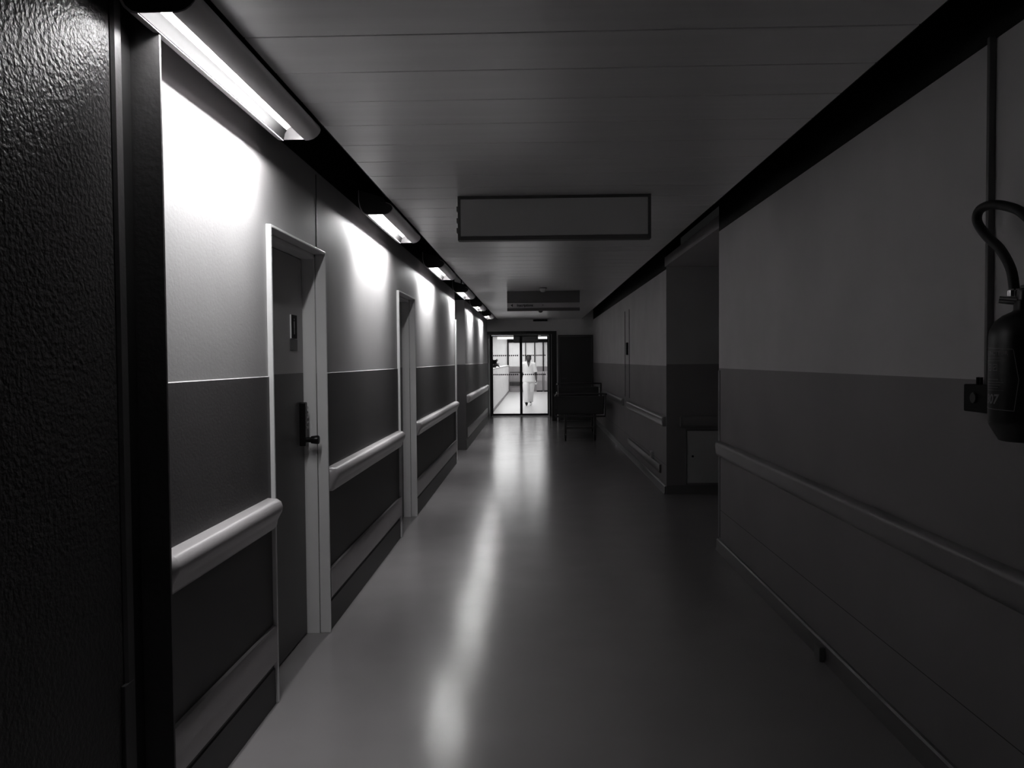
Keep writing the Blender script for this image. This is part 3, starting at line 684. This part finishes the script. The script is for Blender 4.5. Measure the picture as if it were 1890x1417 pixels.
# plant on the partition
t = thing('potted_plant', (-1.26, 24.8, 1.262), 'dark leafy plant standing on the low lobby partition', 'plant')
MB().lathe([(0.05, 1.2625), (0.06, 1.27), (0.075, 1.36), (0.072, 1.37)], (-1.26, 24.8, 0), 20).build('pot', M['frame_mid'], t)
mb = MB()
for i in range(70):
    a = random.uniform(0, 2 * PI); el = random.uniform(-0.25, 1.2); ln = random.uniform(0.14, 0.28)
    d = Vector((math.cos(a) * math.cos(el), math.sin(a) * math.cos(el), math.sin(el))); sd = d.cross(Vector((0, 0, 1))).normalized()
    b0 = Vector((-1.26, 24.8, 1.36)); w = ln * 0.26
    p1 = b0 + d * ln * 0.5; p2 = b0 + d * ln - Vector((0, 0, ln * 0.25))
    mb.quad(b0 - sd * 0.004, b0 + sd * 0.004, p1 + sd * w, p1 - sd * w); mb.quad(p1 - sd * w, p1 + sd * w, p2 + sd * 0.004, p2 - sd * 0.004)
mb.build('foliage', M['leaf'], t)

# unseen lit panel added to the ceiling to light the lobby
t = thing('added_light_panel', (-0.9, 29.5, HL), 'long lit panel added unseen in the ceiling to light the lobby', 'ceiling light')
MB().box(-2.15, 0.35, 22.0, 37.0, HL - 0.02, HL - 0.0005).build('frame', M['plastic_w'], t)
MB().box(-2.10, 0.30, 22.05, 36.95, HL - 0.024, HL - 0.0205).build('diffuser', M['added_light'], t)

# ------------------------------------------------------------------ the walking person
def ring(c, rx, ry, n=20, tilt=0.0, lean=0.0):
    out = []
    for k in range(n):
        a = 2 * PI * k / n
        u, v = rx * math.cos(a), ry * math.sin(a)
        out.append((c[0] + u * math.cos(tilt) - v * math.sin(tilt), c[1] + u * math.sin(tilt) + v * math.cos(tilt), c[2] + lean * v))
    return out

def remesh(o, vox, smooth=4):
    m = o.modifiers.new('fuse', 'REMESH'); m.mode = 'VOXEL'; m.voxel_size = vox; m.use_smooth_shade = True
    s = o.modifiers.new('soften', 'SMOOTH'); s.iterations = smooth; s.factor = 0.5
    dg = bpy.context.evaluated_depsgraph_get()
    me = bpy.data.meshes.new_from_object(o.evaluated_get(dg))
    for p in me.polygons: p.use_smooth = True
    o.modifiers.clear(); o.data = me

PX, PY = -0.185, 25.85
t = thing('person', (PX, PY, 0), 'person in white short-sleeved tunic and trousers walking toward the glass doors', 'person')
def P(x, y, z): return (PX + x, PY + y, z)
# joints: facing -Y; the person's right side is at -X. right leg leads with heel down, left leg trails
sh = {-1: P(-0.165, 0.0, 1.375), 1: P(0.170, 0.0, 1.365)}
el = {-1: P(-0.222, 0.06, 1.095), 1: P(0.232, -0.02, 1.085)}
wr = {-1: P(-0.225, 0.02, 0.865), 1: P(0.250, -0.15, 0.875)}
hipj = {-1: P(-0.095, 0, 0.86), 1: P(0.100, 0, 0.86)}
kn = {-1: P(-0.090, -0.13, 0.475), 1: P(0.075, 0.02, 0.47)}
an = {-1: P(-0.075, -0.21, 0.105), 1: P(0.055, 0.20, 0.13)}
b = MB()
b.loft([ring(P(0, 0, 0.84), 0.15, 0.10), ring(P(0, 0, 0.95), 0.155, 0.105), ring(P(0, 0, 1.08), 0.135, 0.09), ring(P(0, 0, 1.22), 0.155, 0.10), ring(P(0, 0.0, 1.34), 0.165, 0.095), ring(P(0, 0.005, 1.40), 0.10, 0.07), ring(P(0, 0.0, 1.43), 0.058, 0.058)])
b.loft([ring(P(0, 0.01, 1.38), 0.060, 0.060), ring(P(0, 0.0, 1.43), 0.054, 0.056), ring(P(0, -0.008, 1.48), 0.053, 0.058)])
# head with jaw, brow, nose, ears
b.loft([ring(P(0, -0.055, 1.437), 0.022, 0.018), ring(P(0, -0.042, 1.448), 0.044, 0.042), ring(P(0, -0.025, 1.475), 0.066, 0.072), ring(P(0, -0.015, 1.515), 0.076, 0.088), ring(P(0, -0.008, 1.56), 0.081, 0.095), ring(P(0, -0.002, 1.60), 0.079, 0.095), ring(P(0, 0.002, 1.635), 0.060, 0.080), ring(P(0, 0.004, 1.655), 0.034, 0.048)])
b.loft([ring(P(0, -0.105, 1.512), 0.017, 0.013, 10), ring(P(0, -0.100, 1.530), 0.012, 0.012, 10), ring(P(0, -0.092, 1.560), 0.008, 0.010, 10)])
b.ball(P(0, -0.092, 1.483), 0.024, 0.012, 0.008, 12, 6)
b.ball(P(-0.03, -0.085, 1.572), 0.022, 0.012, 0.007, 12, 6); b.ball(P(0.03, -0.085, 1.572), 0.022, 0.012, 0.007, 12, 6)
for s in (-1, 1): b.ball(P(s * 0.083, 0.008, 1.535), 0.010, 0.020, 0.032, 10, 8)
for s in (-1, 1):
    b.tube([sh[s], Vector(sh[s]).lerp(Vector(el[s]), 0.5), el[s]], [0.050, 0.044, 0.036], 14)
    b.tube([Vector(sh[s]) + Vector((-s * 0.08, 0, 0.0)), sh[s]], [0.06, 0.052], 14)
    b.tube([el[s], Vector(el[s]).lerp(Vector(wr[s]), 0.35), wr[s]], [0.036, 0.038, 0.025], 14)
    d = (Vector(wr[s]) - Vector(el[s])).normalized(); w = Vector(wr[s])
    side = Vector((0, 1, 0)) - d * d.y; side.normalize(); pal = d.cross(side)
    inw = Vector((-s, 0, 0)) - d * (-s * d.x); inw.normalize()
    b.tube([w, w + d * 0.045, w + d * 0.085], [0.024, 0.040, 0.038], 12, 0.5, up=side)
    for k, (off, ln) in enumerate(((-0.030, 0.070), (-0.010, 0.080), (0.010, 0.075), (0.029, 0.058))):
        q = w + d * 0.075 + side * off
        b.tube([q, q + d * ln * 0.5 + inw * 0.006, q + d * ln * 0.85 + inw * 0.024, q + d * ln * 0.95 + inw * 0.042], [0.0095, 0.009, 0.008, 0.006], 8)
    q = w + d * 0.025 - side * 0.030
    b.tube([q, q + d * 0.030 - side * 0.022 + inw * 0.008, q + d * 0.062 - side * 0.024 + inw * 0.018], [0.013, 0.011, 0.008], 8)
for s in (-1, 1):
    b.tube([hipj[s], kn[s], an[s]], [0.085, 0.055, 0.036], 14)
    b.tube([Vector(an[s]) + Vector((0, 0, 0.02)), Vector(an[s]) + Vector((0, -0.02, -0.035)), Vector(an[s]) + Vector((0, -0.12, -0.055))], [0.035, 0.036, 0.024], 12)
body = b.build('body', M['skin'], t); remesh(body, 0.0052, 3)
# hair: a close cap
hr = MB().loft([ring(P(0, 0.055, 1.50), 0.050, 0.035), ring(P(0, 0.030, 1.54), 0.086, 0.072), ring(P(0, 0.016, 1.575), 0.092, 0.089), ring(P(0, 0.010, 1.605), 0.090, 0.092), ring(P(0, 0.008, 1.64), 0.076, 0.085), ring(P(0, 0.006, 1.664), 0.040, 0.052)]).build('hair', M['hair'], t)
remesh(hr, 0.008, 2)
# tunic
b = MB()
b.loft([ring(P(0, -0.005, 0.775), 0.232, 0.150, 24), ring(P(0, 0, 0.90), 0.206, 0.138, 24), ring(P(0, 0, 1.08), 0.172, 0.115, 24), ring(P(0, 0, 1.22), 0.185, 0.120, 24), ring(P(0, 0, 1.35), 0.190, 0.112, 24), ring(P(0, 0.008, 1.412), 0.130, 0.084, 24), ring(P(0, 0.012, 1.425), 0.085, 0.070, 24)])
for s in (-1, 1):
    b.tube([Vector(sh[s]) + Vector((-s * 0.10, 0, 0.0)), Vector(sh[s]) + Vector((0, 0, -0.01)), Vector(sh[s]).lerp(Vector(el[s]), 0.5), Vector(sh[s]).lerp(Vector(el[s]), 0.98)], [0.082, 0.074, 0.068, 0.066], 18)
tn = b.build('tunic', M['scrubs'], t); remesh(tn, 0.009, 3)
# skin-coloured V of the open neck, with a turned collar on both sides
MB().loft([[P(-0.060, -0.088, 1.425), P(0.060, -0.088, 1.425), P(0.050, -0.06, 1.44), P(-0.050, -0.06, 1.44)],
           [P(-0.034, -0.122, 1.345), P(0.034, -0.122, 1.345), P(0.034, -0.105, 1.35), P(-0.034, -0.105, 1.35)],
           [P(-0.004, -0.130, 1.265), P(0.004, -0.130, 1.265), P(0.004, -0.115, 1.265), P(-0.004, -0.115, 1.265)]]).build('neckline', M['skin'], body)
for s in (-1, 1):
    MB().loft([[P(s * 0.056, -0.085, 1.435), P(s * 0.100, -0.085, 1.415), P(s * 0.100, -0.072, 1.415), P(s * 0.056, -0.072, 1.435)],
               [P(s * 0.036, -0.128, 1.345), P(s * 0.078, -0.124, 1.325), P(s * 0.078, -0.112, 1.325), P(s * 0.036, -0.112, 1.345)],
               [P(s * 0.003, -0.138, 1.262), P(s * 0.022, -0.134, 1.255), P(s * 0.022, -0.118, 1.255), P(s * 0.003, -0.118, 1.262)]]).build('collar', M['scrubs'], tn)
# trousers
b = MB()
b.loft([ring(P(0, 0, 0.72), 0.150, 0.110, 24), ring(P(0, 0, 0.80), 0.175, 0.120, 24), ring(P(0, 0, 0.95), 0.160, 0.110, 24)])
for s in (-1, 1):
    h_, k_, a_ = Vector(hipj[s]), Vector(kn[s]), Vector(an[s])
    b.tube([h_ + Vector((0, 0, -0.03)), h_.lerp(k_, 0.5), k_, k_.lerp(a_, 0.5), a_ + Vector((0, 0, -0.005))], [0.098, 0.112, 0.094, 0.082, 0.080], 20)
tr_ = b.build('trousers', M['scrubs'], t); remesh(tr_, 0.009, 3)
# shoes: right (leading) dark, on its heel with toe raised; left (trailing) pale, on its toe
def shoe(ax, pitch, m):
    a = Vector(ax); R = Matrix.Rotation(pitch, 3, 'X')
    rings = []
    for y, w, zt in ((0.07, 0.024, 0.035), (0.05, 0.036, 0.07), (0.0, 0.040, 0.080), (-0.06, 0.042, 0.060), (-0.12, 0.046, 0.050), (-0.17, 0.038, 0.042), (-0.195, 0.020, 0.028)):
        rg = []
        for k in range(14):
            u = 2 * PI * k / 14
            v = Vector((w * math.cos(u), y, max(0.0, zt / 2 + zt / 2 * math.sin(u))))
            rg.append(v)
        rings.append(rg)
    allp = [R @ v for r in rings for v in r]; mz = min(v.z for v in allp)
    o = MB().loft([[(a.x + (R @ v).x, a.y + (R @ v).y, (R @ v).z - mz + 0.001) for v in r] for r in rings])
    return o.build('shoe', m, t)
shoe((an[-1][0], an[-1][1], 0), -0.38, M['black'])
shoe((an[1][0], an[1][1] - 0.02, 0), 0.30, M['scrubs'])
# folded white cloth held in the left hand
w = Vector(wr[1]); dd = (w - Vector(el[1])).normalized()
c0 = w + dd * 0.10 + Vector((-0.024, 0, 0.012))
rs_ = []
for k, (dx, dy, dz, rx, ry) in enumerate(((0, 0, 0.022, 0.012, 0.010), (0.001, 0.002, 0.0, 0.022, 0.016), (0.004, -0.004, -0.03, 0.030, 0.017), (0.007, -0.002, -0.065, 0.036, 0.014), (0.004, 0.003, -0.095, 0.034, 0.012), (0.002, 0.0, -0.108, 0.020, 0.008))):
    rs_.append([(c0.x + dx + rx * math.cos(2*PI*j/18) * (1 + 0.12 * math.sin(3*2*PI*j/18 + k)), c0.y + dy + ry * math.sin(2*PI*j/18) * (1 + 0.2 * math.sin(4*2*PI*j/18 + k)), c0.z + dz) for j in range(18)])
MB().loft(rs_).build('folded_cloth', M['scrubs'], None, label='small crumpled white cloth held in the walking person\'s left hand', category='cloth')

# ------------------------------------------------------------------ world, camera, view
w_ = bpy.data.worlds.new('world'); scene.world = w_; w_.use_nodes = True
w_.node_tree.nodes['Background'].inputs['Color'].default_value = (0.01, 0.01, 0.01, 1)

f, cx, cy, vp, roll = 1450.0, 945.0, 708.5, (986.0, 664.5), 0.007
d = Vector(((vp[0] - cx) / f, (vp[1] - cy) / f, 1.0)).normalized()
u = Vector((-roll, -1.0, 0.0)); u = (u - d * u.dot(d)).normalized()
r = u.cross(d)
if r.x < 0: r = -r
# columns of the camera matrix: camera x, camera up, camera back, each in world axes (X right, Y along corridor, Z up)
def toworld(v): return Vector((r.dot(v), d.dot(v), u.dot(v)))
cxw, cyw, czw = toworld(Vector((1, 0, 0))), toworld(Vector((0, -1, 0))), toworld(Vector((0, 0, -1)))
cam = bpy.data.cameras.new('camera'); co = bpy.data.objects.new('camera', cam); COL.objects.link(co)
mw = Matrix((( cxw.x, cyw.x, czw.x, 0.0), (cxw.y, cyw.y, czw.y, 0.0), (cxw.z, cyw.z, czw.z, 1.49), (0, 0, 0, 1)))
co.matrix_world = mw
cam.sensor_fit = 'HORIZONTAL'; cam.sensor_width = 36.0; cam.lens = f / 1890.0 * 36.0; cam.clip_start = 0.02; cam.clip_end = 100
scene.camera = co
scene.view_settings.view_transform = 'Standard'
scene.view_settings.look = 'None'
scene.view_settings.exposure = 0.22
scene.view_settings.gamma = 0.85
scene.cycles.max_bounces = 10
scene.cycles.sample_clamp_indirect = 6.0
scene.cycles.use_denoising = True
